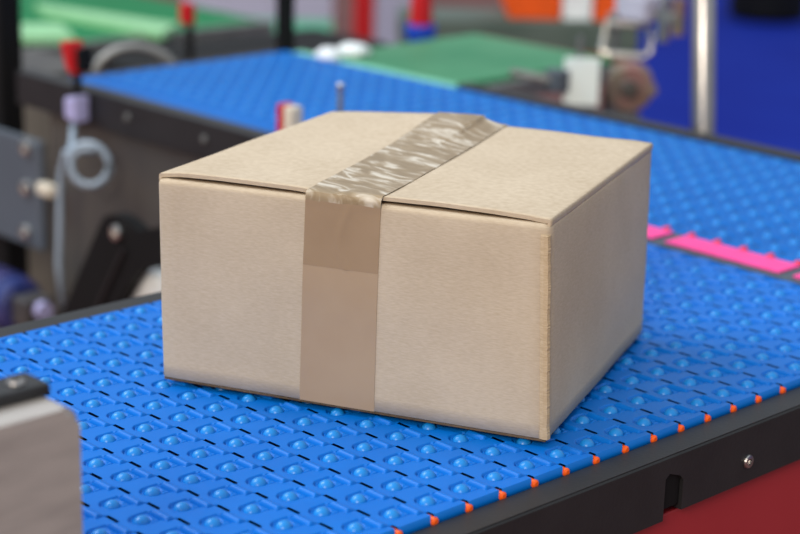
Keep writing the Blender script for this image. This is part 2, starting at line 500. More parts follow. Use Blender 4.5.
def up_row(s_, w):
    # s_ < 0: down the front (fraction of wall height below the fold), 0..1 across the lid
    if s_ < -0.02:
        t = 0.985 + s_
        a, b = edgeu(t)
        wr = 0.0007 * math.exp(-((w - 0.62 - 0.15 * math.sin(s_ * 9)) / 0.035) ** 2)
        return wallpt(a + (b - a) * w, t, 0.00040 + wr * 0.7)
    P = [tA, tB, tC, tD]
    if s_ < 0.0:                                                   # the fold itself
        k = (s_ + 0.02) / 0.02
        a, b = edgeu(0.985); u = a + (b - a) * w
        p0 = wallpt(u, 0.968, 0.0005); p1 = bil(P, u, 0.012); p1.z = 0.1310
        q = p0.lerp(p1, 0.5 * k) ; q.z = p0.z + (p1.z - p0.z) * math.sin(PI / 2 * k)
        q += nX * 0.0007 * math.sin(PI * k)
        q.z += 0.0006 * noise.noise(Vector((w * 9, k * 3, 0)))
        return q
    v = 0.012 + s_ * 0.985
    a = 0.400 + (0.342 - 0.400) * v; b = 0.591 + (0.560 - 0.591) * v
    u = a + (b - a) * w
    p = bil(P, u, v)
    sl = min(u / 0.489, 1); sr = max((u - 0.493) / 0.507, 0)
    zl = liftL(sl, v); zr = liftR(sr, v)
    kk = min(max((u - 0.45) / 0.09, 0), 1)
    z = 0.1278 + 0.0022 + 0.0006 + max(zl * (1 - kk) + zr * kk, zl if u <= 0.489 else 0, zr if u > 0.49 else 0)
    z += 0.0004 * noise.noise(Vector((w * 8, v * 14, 2)))
    return Vector((p.x, p.y, z))
ts = [-0.31 + k * 0.29 / 14 for k in range(15)] + [-0.016, -0.012, -0.008, -0.004, 0.0] + [k / 44 for k in range(1, 45)]
o = strip('packing_tape', up_row, ts, M['tapetop'], wid=26)
o['label'] = 'wrinkled tape over the lid and down the front'
o.data.materials.append(M['tapetwo'])
nrow = len(ts) - 1
for i, p in enumerate(o.data.polygons):
    if i // 26 < 15: p.material_index = 1

# ================================================================== NEAR CONVEYOR
IL, IR, J0, J1 = -10.0, 4.98, -6.6, 20.6
near = thing('roller_ball_conveyor', 'near blue modular ball belt conveyor with black side rails and red side panel', 'conveyor', (0, 0, -0.8))
def under(o_, root):                        # keep world coordinates for a mesh under an Empty
    o_.matrix_parent_inverse = Matrix.Translation(root.location).inverted(); return o_
me = belt_mesh('belt', IL, IR, J0, J1, 0, 0, 42)
nb = under(link('belt', me, M['belt'], near), near)
proto_me = ball_mesh('ball', [(0, 0, -0.0026)], 0.0046, 24, 10)
proto_me.materials.append(M['ball'])
inner = [bE, bF, bG, bH]
def inbox(x, y):
    for i in range(4):
        p, q = inner[i], inner[(i + 1) % 4]
        if (q.x - p.x) * (y - p.y) - (q.y - p.y) * (x - p.x) < -0.000001: return False
    return True
cells = []
for j in range(-6, int(J1) + 1):
    for i in range(int(IL), 5):
        x, y = (i + BA) * S, (j + BB) * S
        if x > IR * S or y > J1 * S - 0.008: continue
        u, v, d = pix((x, y, 0))
        vis = -8 < u < 808 and -8 < v < 542
        if inbox(x, y): vis = False
        cells.append((0 if vis else 1, d, x, y))
# box hides what lies behind it: test with its silhouette
sil = [(157, 175), (162, 379), (546, 442), (641, 333), (651, 142), (333, 112)]
def insil(u, v):
    c = False
    for i in range(len(sil)):
        (x1, y1), (x2, y2) = sil[i], sil[i - 1]
        if (y1 > v) != (y2 > v) and u < (x2 - x1) * (v - y1) / (y2 - y1) + x1: c = not c
    return c
vis = [c for c in cells if c[0] == 0 and not insil(*pix((c[2], c[3], 0))[:2]) and not (pix((c[2], c[3], 0))[0] < 72 and pix((c[2], c[3], 0))[1] > 395)]
vis.sort(key=lambda c: c[1])
big = vis[:100]; bigset = {(c[2], c[3]) for c in big}
for c in big:
    b = bpy.data.objects.new('roller_ball', proto_me); C.objects.link(b)
    b.parent = nb; b.location = (c[2], c[3], 0)
rest = [(c[2], c[3], -0.0026) for c in cells if (c[2], c[3]) not in bigset]
me = ball_mesh('roller_balls', rest, 0.0046, 16, 7); me.materials.append(M['ball'])
rb = link('roller_balls', me, None, nb, kind='stuff')

# orange hinge rod ends along the near right edge
bm = NB(); tube(bm, [(-0.010, 0, 0), (0.0010, 0, 0), (0.0018, 0, 0)], [0.0025, 0.0025, 0.0015], 14)
rod_me = bpy.data.meshes.new('hinge_rod'); bm.to_mesh(rod_me); bm.free(); rod_me.materials.append(M['rod'])
for j in range(-4, 20):
    r = bpy.data.objects.new('hinge_rod', rod_me); C.objects.link(r); r.parent = nb
    r.location = (IR * S, (j + 0.05) * S, -0.0040)

def rail_box(name, x0, x1, y0, y1, z0, z1, m, root, bev=0.0012):
    bm = NB(); bx(bm, x0, x1, y0, y1, z0, z1, bev)
    return under(obj(name, bm, m, root), root)
ye = -6.7 * S
# right rail with the slot cut up from its lower edge
xr0, xr1 = 5.02 * S, 5.86 * S
bm = NB()
prof = [(ye, -0.0045), (20.4 * S, -0.0045), (20.4 * S, -0.041), (0.2060, -0.041), (0.2060, -0.0225), (0.2030, -0.0190), (0.1930, -0.0155), (0.1895, -0.0180),
        (0.1895, -0.0435), (ye, -0.0435)]
lo = [bm.verts.new((xr0, y, z)) for y, z in prof]; hi = [bm.verts.new((xr1, y, z)) for y, z in prof]
bm.faces.new(lo); bm.faces.new(hi[::-1])
for k in range(len(prof)): bm.faces.new((lo[k], hi[k], hi[(k + 1) % len(prof)], lo[(k + 1) % len(prof)]))
bmesh.ops.bevel(bm, geom=[e for e in bm.edges if abs(e.verts[0].co.z - e.verts[1].co.z) < 1e-6 and e.verts[0].co.z > -0.005], offset=0.0014, segments=3, affect='EDGES')
rr = under(obj('side_rail', bm, M['black'], near), near)
screw('cap_screw', (xr1 - 0.0005, 0.2680, -0.0275), (1, 0, 0), 0.0042, 0.0024, M['chrome'], rr)
bm = NB(); bx(bm, xr1 - 0.010, xr1 - 0.002, 0.1900, 0.2055, -0.038, -0.0170, 0.0008)
obj('clip', bm, M['blackdark'], rr)
# left rail
lr = rail_box('side_rail', -10.78 * S, -10.03 * S, ye, 20.4 * S, -0.040, -0.0006, M['black'], near)
screw('cap_screw', (-10.78 * S, 0.10, -0.020), (-1, 0, 0), 0.0042, 0.0024, M['chrome'], lr)
rail_box('side_panel', xr0 + 0.002, xr1 - 0.006, ye, 20.4 * S, -0.33, -0.0436, M['redpanel'], near)
rail_box('side_panel', -10.6 * S, -10.2 * S, ye, 18.9 * S, -0.20, -0.0402, M['darkpanel'], near)
rail_box('bed_plate', -10.0 * S, 5.0 * S, ye, 20.4 * S, -0.016, -0.0105, M['blackdark'], near)
rail_box('end_plate', -10.6 * S, xr1 - 0.006, ye - 0.006, ye - 0.0002, -0.20, -0.012, M['darkpanel'], near)
for x in (-0.25, 0.12):
    for y in (-0.14, 0.42):
        rail_box('leg', x - 0.018, x + 0.018, y - 0.018, y + 0.018, -0.8, -0.0162, M['dull'], near)

# ================================================================== TRANSFER STRIP
tb = thing('transfer_bridge', 'pink and dark grey transfer strip laid between the two blue belts', 'transfer strip', (-0.06, 21.4 * S, -0.010))
def seg_box(name, i0, i1, j0, j1, z0, z1, m, skew=0.0):
    bm = NB()
    a, b, c, d = i0 * S, i1 * S, j0 * S, j1 * S; k = skew * S
    hexa(bm, [(a - k, c, z0), (b - k, c, z0), (b + k, d, z0), (a + k, d, z0), (a - k, c, z1), (b - k, c, z1), (b + k, d, z1), (a + k, d, z1)], 0.0004)
    return under(obj(name, bm, m, tb), tb)
seg_box('base_strip', -10.0, 5.0, 20.64, 22.22, -0.010, 0.0006, M['greyplate'])
for a_, b_ in ((-9.9, -5.50), (-5.02, -0.75), (-0.25, 4.0), (4.5, 4.95)):
    seg_box('pink_insert', a_, b_, 20.98, 22.08, 0.0007, 0.0022, M['pink'], skew=0.0)
# ================================================================== FAR CONVEYOR
FJ0, FJ1, FI0, FI1 = 21.45, 33.9, -38.4, 12.0
far = thing('wide_belt_conveyor', 'far wide blue modular belt conveyor with black rails, crossing behind the box', 'conveyor', (-0.3, 0.7, -0.8))
# the far belt travels across: swap the axes; two meshes' worth of ground in one part
me = belt_mesh('belt', 22.3, FJ1, FI0, FI1, 0, 0, 14, swap=True)
fb = under(link('belt', me, M['belt_far'], far), far)
bm = NB(); bx(bm, FI0 * S, -10.6 * S, FJ0 * S, 22.3 * S, -0.009, 0.0, 0.0)
sb = under(obj('belt_edge', bm, M['belt_far'], far), far)
cells = []
for j in range(22, 34):
    for i in range(-39, 12):
        yb, xb = (j + BA) * S, (i + BB) * S
        if yb < 22.45 * S or yb > 33.6 * S or xb < FI0 * S + 0.01 or xb > FI1 * S - 0.01: continue
        u, v, d = pix((xb, yb, 0))
        cells.append((-5 < u < 805 and v > -5 and not insil(u, v), d, xb, yb))
vis = sorted([c for c in cells if c[0]], key=lambda c: c[1])[:100]
vs = {(c[2], c[3]) for c in vis}
pm2 = ball_mesh('far_ball', [(0, 0, -0.0026)], 0.0046, 16, 7); pm2.materials.append(M['ball'])
for c in vis:
    b = bpy.data.objects.new('roller_ball', pm2); C.objects.link(b); b.parent = fb; b.location = (c[2], c[3], 0)
me = ball_mesh('roller_balls', [(c[2], c[3], -0.0026) for c in cells if (c[2], c[3]) not in vs], 0.0046, 10, 5)
me.materials.append(M['ball']); link('roller_balls', me, None, fb, kind='stuff')
bm = NB(); tube(bm, [(0, 0.0015, 0), (0, -0.0025, 0), (0, -0.0036, 0)], [0.0030, 0.0030, 0.0018], 12)
rm = bpy.data.meshes.new('hinge_rod'); bm.to_mesh(rm); bm.free(); rm.materials.append(M['redrod'])
for i in range(-7, 5):
    r = bpy.data.objects.new('hinge_rod', rm); C.objects.link(r); r.parent = fb; r.location = ((i + 0.0) * S, 22.34 * S, 0.0002)
fl_ = rail_box('side_rail', -1.042, -10.85 * S, 20.55 * S, 21.42 * S, -0.036, 0.0015, M['black'], far)
rail_box('side_rail', 6.0 * S, 12 * S, 21.3 * S, 22.2 * S, -0.040, 0.0, M['black'], far)
rr2 = rail_box('side_rail', -26.9 * S, 12 * S, 33.95 * S, 34.75 * S, -0.040, 0.004, M['black'], far)
rail_box('end_rail', -39.2 * S, -38.45 * S, 21.45 * S, 34.0 * S, -0.040, -0.002, M['black'], far)
rail_box('bed_plate', -38.4 * S, 12 * S, 22.3 * S, 33.9 * S, -0.020, -0.0105, M['blackdark'], far)
rail_box('side_panel', -0.99, -11 * S, 20.9 * S, 21.2 * S, -0.36, -0.0362, M['darkpanel'], far)
for x in (-38, -12, 11):
    for y in (22.5, 33.2):
        rail_box('leg', x * S - 0.02, x * S + 0.02, y * S - 0.02, y * S + 0.02, -0.8, -0.0202, M['dull'], far)
for xx in (-0.83, -0.70, -0.55):
    screw('cap_screw', (xx, 20.55 * S, -0.016), (0, -1, 0), 0.0040, 0.0022, M['dull'], fl_)

# ================================================================== FOREGROUND GUARD POST (lower left)
gp = thing('guard_plate_stand', 'rounded grey aluminium plate in the lower left foreground with black cap strip', 'machine plate', (0.10, -0.26, -0.8))
def gpo(o_): return under(o_, gp)
bm = NB()
# profile in y-z, rounded far top corner; plate runs along y with its broad face to +x
R = 0.008; yt, zt = -0.177, 0.104
prof = [(-0.42, -0.8), (yt, -0.8)] + [(yt - R + R * math.cos(a * PI / 16), zt - R + R * math.sin(a * PI / 16)) for a in range(0, 9)] + [(-0.42, zt)]
x0, x1 = 0.070, 0.1115
lo = [bm.verts.new((x0, y, z)) for y, z in prof]; hi = [bm.verts.new((x1, y, z)) for y, z in prof]
bm.faces.new(lo); bm.faces.new(hi[::-1]); n = len(prof)
for k in range(n): bm.faces.new((lo[k], hi[k], hi[(k + 1) % n], lo[(k + 1) % n]))
bmesh.ops.bevel(bm, geom=[e for e in bm.edges if abs(e.verts[0].co.x - e.verts[1].co.x) < 1e-6 and min(v.co.z for v in e.verts) > -0.79], offset=0.0025, segments=3, affect='EDGES')
gpo(obj('plate', bm, M['alu'], gp))
bm = NB(); bx(bm, 0.0745, 0.0945, -0.42, -0.1800, zt + 0.0002, zt + 0.0062, 0.0016, 3)
cs = gpo(obj('cap_strip', bm, M['black'], gp))
screw('button_screw', (0.0860, -0.1925, zt + 0.0060), (0, 0, 1), 0.0042, 0.0020, M['chrome'], cs)
bm = NB(); bx(bm, 0.04, 0.155, -0.43, -0.178, -0.8, -0.788, 0.002); gpo(obj('foot_plate', bm, M['dull'], gp))

# ================================================================== POSTS
def post(name, label, cat, x, y, z0, z1, r, m, sq=False, group=None):
    t = thing(name, label, cat, (x, y, z0), group)
    bm = NB()
    if sq: bx(bm, -r, r, -r, r, 0, z1 - z0, r * 0.15)
    else: tube(bm, [(0, 0, 0), (0, 0, z1 - z0)], r, 28)
    o_ = obj('post_tube', bm, m, t, smooth=not sq)
    bm = NB()
    if sq: bx(bm, -r * 1.8, r * 1.8, -r * 1.8, r * 1.8, 0, 0.006, 0.001)
    else: tube(bm, [(0, 0, 0), (0, 0, 0.006), (0, 0, 0.008)], [r * 1.6, r * 1.6, r * 1.3], 28)
    obj('base_flange', bm, m, t)
    return t
mp_ = post('metal_post', 'shiny round metal post rising behind the black far rail at the right', 'post', -0.304, 0.905, -0.8, 0.62, 0.0118, M['chrome'])
mp_.rotation_euler = (0, math.radians(-5.0), 0)
post('black_post', 'thin square black post standing behind the far corner of the far blue belt', 'post', -1.003, 0.884, -0.8, 0.7, 0.0085, M['blackdark'], True, 'black upright posts')
post('black_post', 'thick black post at the left edge of the photo, beside the black rail', 'post', -1.102, 0.545, -0.8, 0.7, 0.0150, M['blackdark'], True, 'black upright posts')

# ================================================================== SENSORS
t = thing('photoelectric_sensor', 'red sensor on a short dark stem, clamped to the far belt rail at upper left', 'sensor', (-0.907, 0.5206, -0.032))
def loc(o_, root): return under(o_, root)
bm = NB(); tube(bm, [(-0.905, 0.511, -0.002), (-0.905, 0.511, 0.024)], 0.0045, 14); loc(obj('stem', bm, M['blackdark'], t), t)
bm = NB(); hexa(bm, [(-0.914, 0.502, 0.026), (-0.900, 0.500, 0.020), (-0.898, 0.520, 0.020), (-0.912, 0.524, 0.026),
                     (-0.924, 0.502, 0.053), (-0.908, 0.500, 0.055), (-0.906, 0.520, 0.055), (-0.922, 0.524, 0.053)], 0.002)
loc(obj('sensor_head', bm, M['red'], t), t)
bm = NB(); bx(bm, -0.8975, -0.889, 0.504, 0.521, 0.024, 0.050, 0.002); loc(obj('side_plate', bm, M['blackdark'], t), t)
bm = NB(); hexa(bm, [(-0.916, 0.500, -0.028), (-0.896, 0.500, -0.032), (-0.896, 0.5205, -0.032), (-0.916, 0.5205, -0.028),
                     (-0.916, 0.500, -0.006), (-0.896, 0.500, -0.002), (-0.896, 0.5205, -0.002), (-0.916, 0.5205, -0.006)], 0.003)
loc(obj('clamp_block', bm, M['lavender'], t), t)

t = thing('sensor_block', 'small red and grey sensor on the far black rail, just above the box lid', 'sensor', (-0.584, 0.532, 0.0015))
bm = NB(); bx(bm, -0.593, -0.5845, 0.525, 0.540, 0.0015, 0.037, 0.0015); loc(obj('red_housing', bm, M['red'], t), t)
bm = NB(); bx(bm, -0.584, -0.571, 0.526, 0.540, 0.0015, 0.036, 0.0015); loc(obj('grey_housing', bm, M['cream'], t), t)
t = thing('rail_pin', 'tiny thin metal pin peeping up behind the back edge of the box lid', 'pin', (-0.512, 0.534, 0.0015))
bm = NB(); tube(bm, [(-0.512, 0.534, 0.0015), (-0.512, 0.534, 0.060)], 0.0026, 12); loc(obj('pin_shaft', bm, M['dull'], t), t)
bm = NB(); tube(bm, [(-0.512, 0.534, 0.0602), (-0.512, 0.534, 0.0605), (-0.512, 0.534, 0.067), (-0.512, 0.534, 0.0685)], [0.002, 0.0036, 0.0036, 0.002], 14)
loc(obj('pin_head', bm, M['steel'], t), t)

t = thing('rear_sensor', 'red sensor on a dark stem behind the far end of the far blue belt', 'sensor', (-1.20, 0.887, -0.8))
bm = NB(); tube(bm, [(-1.200, 0.887, -0.8), (-1.200, 0.887, 0.001)], 0.0055, 12); loc(obj('stem', bm, M['blackdark'], t), t)
bm = NB(); bx(bm, -1.214, -1.196, 0.880, 0.894, 0.001, 0.028, 0.002); loc(obj('sensor_head', bm, M['red'], t), t)

# ================================================================== AIR HOSE
bm = NB(); pts = []
cc_ = Vector((-0.856, 0.488, -0.068)); RH = Vector((R0.x, R0.y, 0)).normalized()
pts += [Vector((-0.909, 0.508, -0.034)), Vector((-0.900, 0.500, -0.048))]
for k in range(0, 56):
    a = PI * 0.90 - k * 2 * PI / 24
    rr_ = 0.0205 + 0.0034 * math.sin(k * 0.22)
    pts.append(cc_ + RH * (rr_ * math.cos(a)) + Vector((0, 0, rr_ * 1.05 * math.sin(a))) + Vector((RH.y, -RH.x, 0)) * (0.0035 * math.sin(k * 0.13)))
pts += [Vector((-0.893, 0.486, -0.060)), Vector((-0.906, 0.488, -0.085)), Vector((-0.910, 0.489, -0.110)), Vector((-0.914, 0.490, -0.150)), Vector((-0.918, 0.490, -0.190)), Vector((-0.918, 0.495, -0.240))]
tube(bm, pts, 0.0036, 12)
tag(obj('air_hose', bm, M['tube'], None, smooth=True), 'coiled grey-blue air hose hanging below the far black rail at left', 'hose')

# ================================================================== MACHINE PARTS UNDER THE FAR RAIL
t = thing('bolted_plate', 'grey metal plate with a column of bolts at the left edge, below the black rail', 'machine plate', (-1.06, 0.52, -0.20))
bm = NB(); bx(bm, -1.16, -0.996, 0.5205, 0.5295, -0.200, -0.0720, 0.003); loc(obj('plate_body', bm, M['plate'], t), t)
for x_, z_ in ((-1.021, -0.083), (-1.024, -0.130), (-1.027, -0.183)):
    under(screw('bolt', (x_, 0.5205, z_), (0, -1, 0), 0.0085, 0.006, M['steel'], t), t)
t = thing('hose_bracket', 'small cream bracket beside the bolted grey plate, below the coiled hose', 'bracket', (-0.98, 0.52, -0.123))
bm = NB(); bx(bm, -0.9955, -0.966, 0.512, 0.526, -0.131, -0.116, 0.004); loc(obj('bracket_bar', bm, M['cream'], t), t)
bm = NB(); tube(bm, [(-0.975, 0.5325, -0.123), (-0.975, 0.5262, -0.123)], 0.0045, 12); loc(obj('bracket_pin', bm, M['steel'], t), t)

# black arm with bolt and white roller
t = thing('support_arm', 'black angled support arm with one steel bolt, behind the box at left', 'machine arm', (-0.80, 0.45, -0.8))
bm = NB()
prof = [(-0.850, -0.235), (-0.768, -0.108), (-0.757, -0.094), (-0.740, -0.089), (-0.722, -0.090), (-0.700, -0.098), (-0.66, -0.084), (-0.60, -0.082), (-0.60, -0.140),
        (-0.668, -0.126), (-0.700, -0.138), (-0.722, -0.160), (-0.775, -0.235)]
lo = [bm.verts.new((x_, 0.440, z_)) for x_, z_ in prof]; hi = [bm.verts.new((x_, 0.455, z_)) for x_, z_ in prof]
bm.faces.new(lo); bm.faces.new(hi[::-1]); n = len(prof)
for k in range(n): bm.faces.new((lo[k], hi[k], hi[(k + 1) % n], lo[(k + 1) % n]))
loc(obj('arm_plate', bm, M['blackdark'], t), t)
bm = NB(); bx(bm, -0.849, -0.776, 0.438, 0.457, -0.8, -0.2352, 0.002); loc(obj('arm_foot', bm, M['blackdark'], t), t)
bm = NB(); tube(bm, [(-0.722, 0.4385, -0.120), (-0.790, 0.4385, -0.222)], 0.0022, 10); loc(obj('edge_bead', bm, M['black'], t), t)
under(screw('bolt', (-0.734, 0.440, -0.106), (0, -1, 0), 0.0080, 0.006, M['steel'], t), t)
t = thing('white_roller', 'white roller half hidden by the left side of the box, below the black arm', 'roller', (-0.71, 0.48, -0.182))
bm = NB(); tube(bm, [(-0.710, 0.460, -0.182), (-0.710, 0.463, -0.182), (-0.710, 0.5005, -0.182), (-0.710, 0.503, -0.182)], [0.034, 0.0365, 0.0365, 0.034], 36)
loc(obj('roller_shell', bm, M['white'], t, smooth=True), t)
bm = NB(); tube(bm, [(-0.710, 0.5035, -0.182), (-0.710, 0.512, -0.182)], 0.006, 14); loc(obj('roller_axle', bm, M['steel'], t), t)
bm = NB(); bx(bm, -0.722, -0.698, 0.5125, 0.520, -0.8, -0.170, 0.002); loc(obj('roller_bracket', bm, M['dull'], t), t)

# navy motor and small bits low at the left
t = thing('drive_motor', 'navy blue motor at the left edge, below the bolted grey plate', 'motor', (-0.98, 0.47, -0.8))
bm = NB(); tube(bm, [(-1.10, 0.47, -0.245), (-1.095, 0.47, -0.245), (-0.965, 0.47, -0.245), (-0.960, 0.47, -0.245)], [0.024, 0.030, 0.030, 0.024], 28)
loc(obj('motor_body', bm, M['navy'], t), t)
for k in range(6):
    bm = NB(); xx = -1.085 + k * 0.020
    tube(bm, [(xx, 0.47, -0.245), (xx + 0.005, 0.47, -0.245)], 0.033, 28); loc(obj('cooling_fin', bm, M['navy'], t), t)
bm = NB(); bx(bm, -1.08, -0.98, 0.45, 0.49, -0.8, -0.272, 0.003); loc(obj('motor_stand', bm, M['darkpanel'], t), t)
bm = NB(); bx(bm, -0.957, -0.925, 0.452, 0.488, -0.262, -0.228, 0.004); loc(obj('gear_head', bm, M['darkpanel'], t), t)
bm = NB(); tube(bm, [(-0.9245, 0.47, -0.240), (-0.915, 0.47, -0.240)], 0.010, 16); loc(obj('output_shaft', bm, M['lavender'], t), t)

# ================================================================== BACKGROUND CONVEYORS
t = thing('green_belt_conveyor', 'flat green belt conveyor leading away behind the far blue belt, centre', 'conveyor', (-0.83, 1.02, -0.8))
bm = NB(); bx(bm, -0.952, -0.715, 0.890, 1.170, -0.012, -0.004, 0.002); loc(obj('belt', bm, M['green'], t), t)
bm = NB(); bx(bm, -0.975, -0.700, 0.868, 0.889, -0.020, -0.002, 0.002); loc(obj('mint_edge', bm, M['mint'], t), t)
bm = NB(); bx(bm, -0.714, -0.702, 0.890, 1.175, -0.030, -0.010, 0.002); loc(obj('side_rail', bm, M['dull'], t), t)
bm = NB(); bx(bm, -0.966, -0.953, 0.890, 1.175, -0.030, -0.008, 0.002); loc(obj('side_rail', bm, M['dull'], t), t)
bm = NB(); bx(bm, -0.952, -0.715, 1.1705, 1.182, -0.030, -0.006, 0.002); loc(obj('end_rail', bm, M['brownpaint'], t), t)
bm = NB(); bx(bm, -0.945, -0.72, 0.90, 1.165, -0.030, -0.0122, 0.0); loc(obj('bed_plate', bm, M['blackdark'], t), t)
for x_ in (-0.94, -0.735):
    for y_ in (0.93, 1.14):
        bm = NB(); bx(bm, x_ - 0.012, x_ + 0.012, y_ - 0.012, y_ + 0.012, -0.8, -0.0302, 0.0); loc(obj('leg', bm, M['dull'], t), t)

for (cx_, cy_, sx_, lab) in ((-0.905, 0.870, 1.0, 'white rounded cloth bundle by the green conveyor corner, the left one'),
                             (-0.920, 0.922, 1.25, 'white rounded cloth bundle by the green conveyor corner, the right one')):
    bm = NB(); bmesh.ops.create_icosphere(bm, subdivisions=4, radius=1.0)
    for v in bm.verts:
        n_ = 1 + 0.22 * noise.noise(v.co * 1.8 + Vector((cx_ * 30, 0, 0))) + 0.06 * noise.noise(v.co * 6)
        v.co = Vector((v.co.x * 0.0165 * sx_ * n_, v.co.y * 0.0165 * sx_ * n_, max(v.co.z, -0.55) * 0.010 * n_))
    o_ = obj('cloth_bundle', bm, M['white'], None, smooth=True); o_.location = (cx_, cy_, 0.0035 if cy_ < 0.9 else 0.0016)
    tag(o_, lab, 'cloth', 'white cloth bundles')

# green conveyors at the upper left
def slab(name, P, z0, z1, m, parent, bev=0.0):
    bm = NB(); hexa(bm, [(x_, y_, z0) for x_, y_ in P] + [(x_, y_, z1) for x_, y_ in P], bev); return under(obj(name, bm, m, parent), parent)
t = thing('green_conveyor', 'long dark green belt conveyor running across the upper left background', 'conveyor', (-1.9, 1.3, -0.8))
slab('belt', [(-1.93, 0.86), (-1.655, 0.99), (-1.655, 1.40), (-2.25, 1.40)], -0.112, -0.100, M['green2'], t)
slab('pale_guide', [(-1.975, 1.150), (-1.900, 1.120), (-1.600, 1.140), (-1.660, 1.215)], -0.0998, -0.088, M['palegreen'], t)
slab('pale_guide', [(-1.86, 0.93), (-1.72, 0.90), (-1.655, 1.015), (-1.78, 1.07)], -0.0998, -0.090, M['palegreen'], t)
slab('side_rail', [(-1.654, 0.90), (-1.640, 0.90), (-1.640, 1.40), (-1.654, 1.40)], -0.150, -0.098, M['dull'], t)
slab('under_frame', [(-1.74, 0.99), (-1.66, 0.99), (-1.66, 1.39), (-1.74, 1.39)], -0.20, -0.1122, M['blackdark'], t)
for x_, y_ in ((-1.69, 1.04), (-1.69, 1.34), (-2.10, 1.34)):
    slab('leg', [(x_ - .02, y_ - .02), (x_ + .02, y_ - .02), (x_ + .02, y_ + .02), (x_ - .02, y_ + .02)], -0.8, -0.1122 if x_ < -2 else -0.2002, M['dull'], t)

# dark equipment between the green conveyor and the blue belt
t = thing('equipment_frame', 'low black machine frame between the green conveyor and the blue belt, upper left', 'machine frame', (-1.45, 1.0, -0.8))
slab('top_plate', [(-1.56, 0.96), (-1.38, 0.96), (-1.38, 1.42), (-1.56, 1.42)], -0.120, -0.100, M['blackdark'], t, 0.003)
slab('side_plate', [(-1.54, 0.98), (-1.40, 0.98), (-1.40, 1.40), (-1.54, 1.40)], -0.8, -0.1202, M['blackdark'], t, 0.003)
t = thing('grey_cabinet', 'beige grey cabinet behind the red sensor at the left', 'cabinet', (-1.35, 0.66, -0.8))
slab('cabinet_body', [(-1.50, 0.50), (-1.25, 0.50), (-1.25, 0.78), (-1.50, 0.78)], -0.8, -0.062, mat('beige_grey_paint', (128, 122, 112), 0.5, col2=(146, 140, 130), scale=12), t, 0.004)
slab('cabinet_lid', [(-1.505, 0.495), (-1.245, 0.495), (-1.245, 0.785), (-1.505, 0.785)], -0.0618, -0.052, M['darkpanel'], t, 0.002)
bm = NB()
pts = [(-1.19 + 0.0, 0.70 + 0.17 * k / 16, -0.8 + 0.0) for k in range(0)]
for k in range(17):
    a = PI * k / 16
    pts.append((-1.09 + 0.028 - 0.028 * math.cos(a), 0.66 + 0.040 - 0.040 * math.cos(a), -0.030 + 0.038 * math.sin(a)))
pts = [(-1.09, 0.66, -0.8)] + pts + [(-1.034, 0.74, -0.8)]
tube(bm, pts, 0.006, 14)
tag(obj('arched_guard_rail', bm, M['dull'], None, smooth=True), 'bent grey tube arch behind the left end of the far blue belt', 'rail')
# lilac partition with mint foot, red post
t = thing('partition_panel', 'pale lilac partition panel with a mint lower edge, top centre background', 'panel', (-3.02, 2.68, -0.8))
def vpanel(name, p, q, z0, z1, th, m, root, bev=0.0):
    p = Vector((p[0], p[1], 0)); q = Vector((q[0], q[1], 0)); d = (q - p).normalized(); n_ = Vector((-d.y, d.x, 0)) * th
    bm = NB(); hexa(bm, [(*(w.xy), z) for z in (z0, z1) for w in (p, q, q + n_, p + n_)], bev)
    return under(obj(name, bm, m, root), root)
vpanel('panel_sheet', (-3.245, 2.432), (-2.975, 2.727), -0.385, 0.30, 0.02, M['lilac'], t)
vpanel('mint_edge', (-3.245, 2.432), (-2.975, 2.727), -0.425, -0.3852, 0.02, M['mint'], t)
for p_ in ((-3.235, 2.455), (-2.99, 2.722)):
    slab('leg', [(p_[0] - .012, p_[1] - .006), (p_[0] + .012, p_[1] - .006), (p_[0] + .012, p_[1] + .006), (p_[0] - .012, p_[1] + .006)], -0.8, -0.4252, M['dull'], t)
t = thing('partition_base', 'low red-brown bench panel below the lilac partition in the background', 'panel', (-2.86, 2.5, -0.8))
vpanel('panel_sheet', (-3.10, 2.25), (-2.63, 2.78), -0.8, -0.470, 0.03, M['redbrown'], t)
t = thing('red_post', 'red upright post right of the lilac partition, top centre background', 'post', (-2.9, 2.78, -0.8))
vpanel('post_column', (-2.940, 2.770), (-2.902, 2.808), -0.7915, 0.3, 0.04, M['red'], t, 0.004)
vpanel('foot_plate', (-2.985, 2.735), (-2.855, 2.865), -0.8, -0.792, 0.08, M['red'], t)
# pale figure-like drape: a pair of hanging white bags
t = thing('white_drape', 'pale grey drape hanging beside the red post in the background', 'drape', (-2.84, 2.85, -0.8))
bm = NB(); rows = []
for k in range(13):
    f = k / 12; x_ = -2.885 + 0.085 * f; yy = 2.800 + 0.10 * f + 0.010 * math.sin(f * 21)
    rows.append([(x_, yy, -0.8), (x_, yy, 0.25), (x_ + 0.008, yy - 0.008, 0.25), (x_ + 0.008, yy - 0.008, -0.8)])
vr = [[bm.verts.new(p) for p in r] for r in rows]
for a, b in zip(vr, vr[1:]):
    for k in range(4): bm.faces.new((a[k], a[(k + 1) % 4], b[(k + 1) % 4], b[k]))
bm.faces.new(vr[0]); bm.faces.new(vr[-1][::-1])
loc(obj('drape_cloth', bm, M['lilac'], t), t)
bm = NB(); tube(bm, [(-2.895, 2.800, 0.256), (-2.79, 2.905, 0.256)], 0.006, 12); loc(obj('drape_rod', bm, M['dull'], t), t)

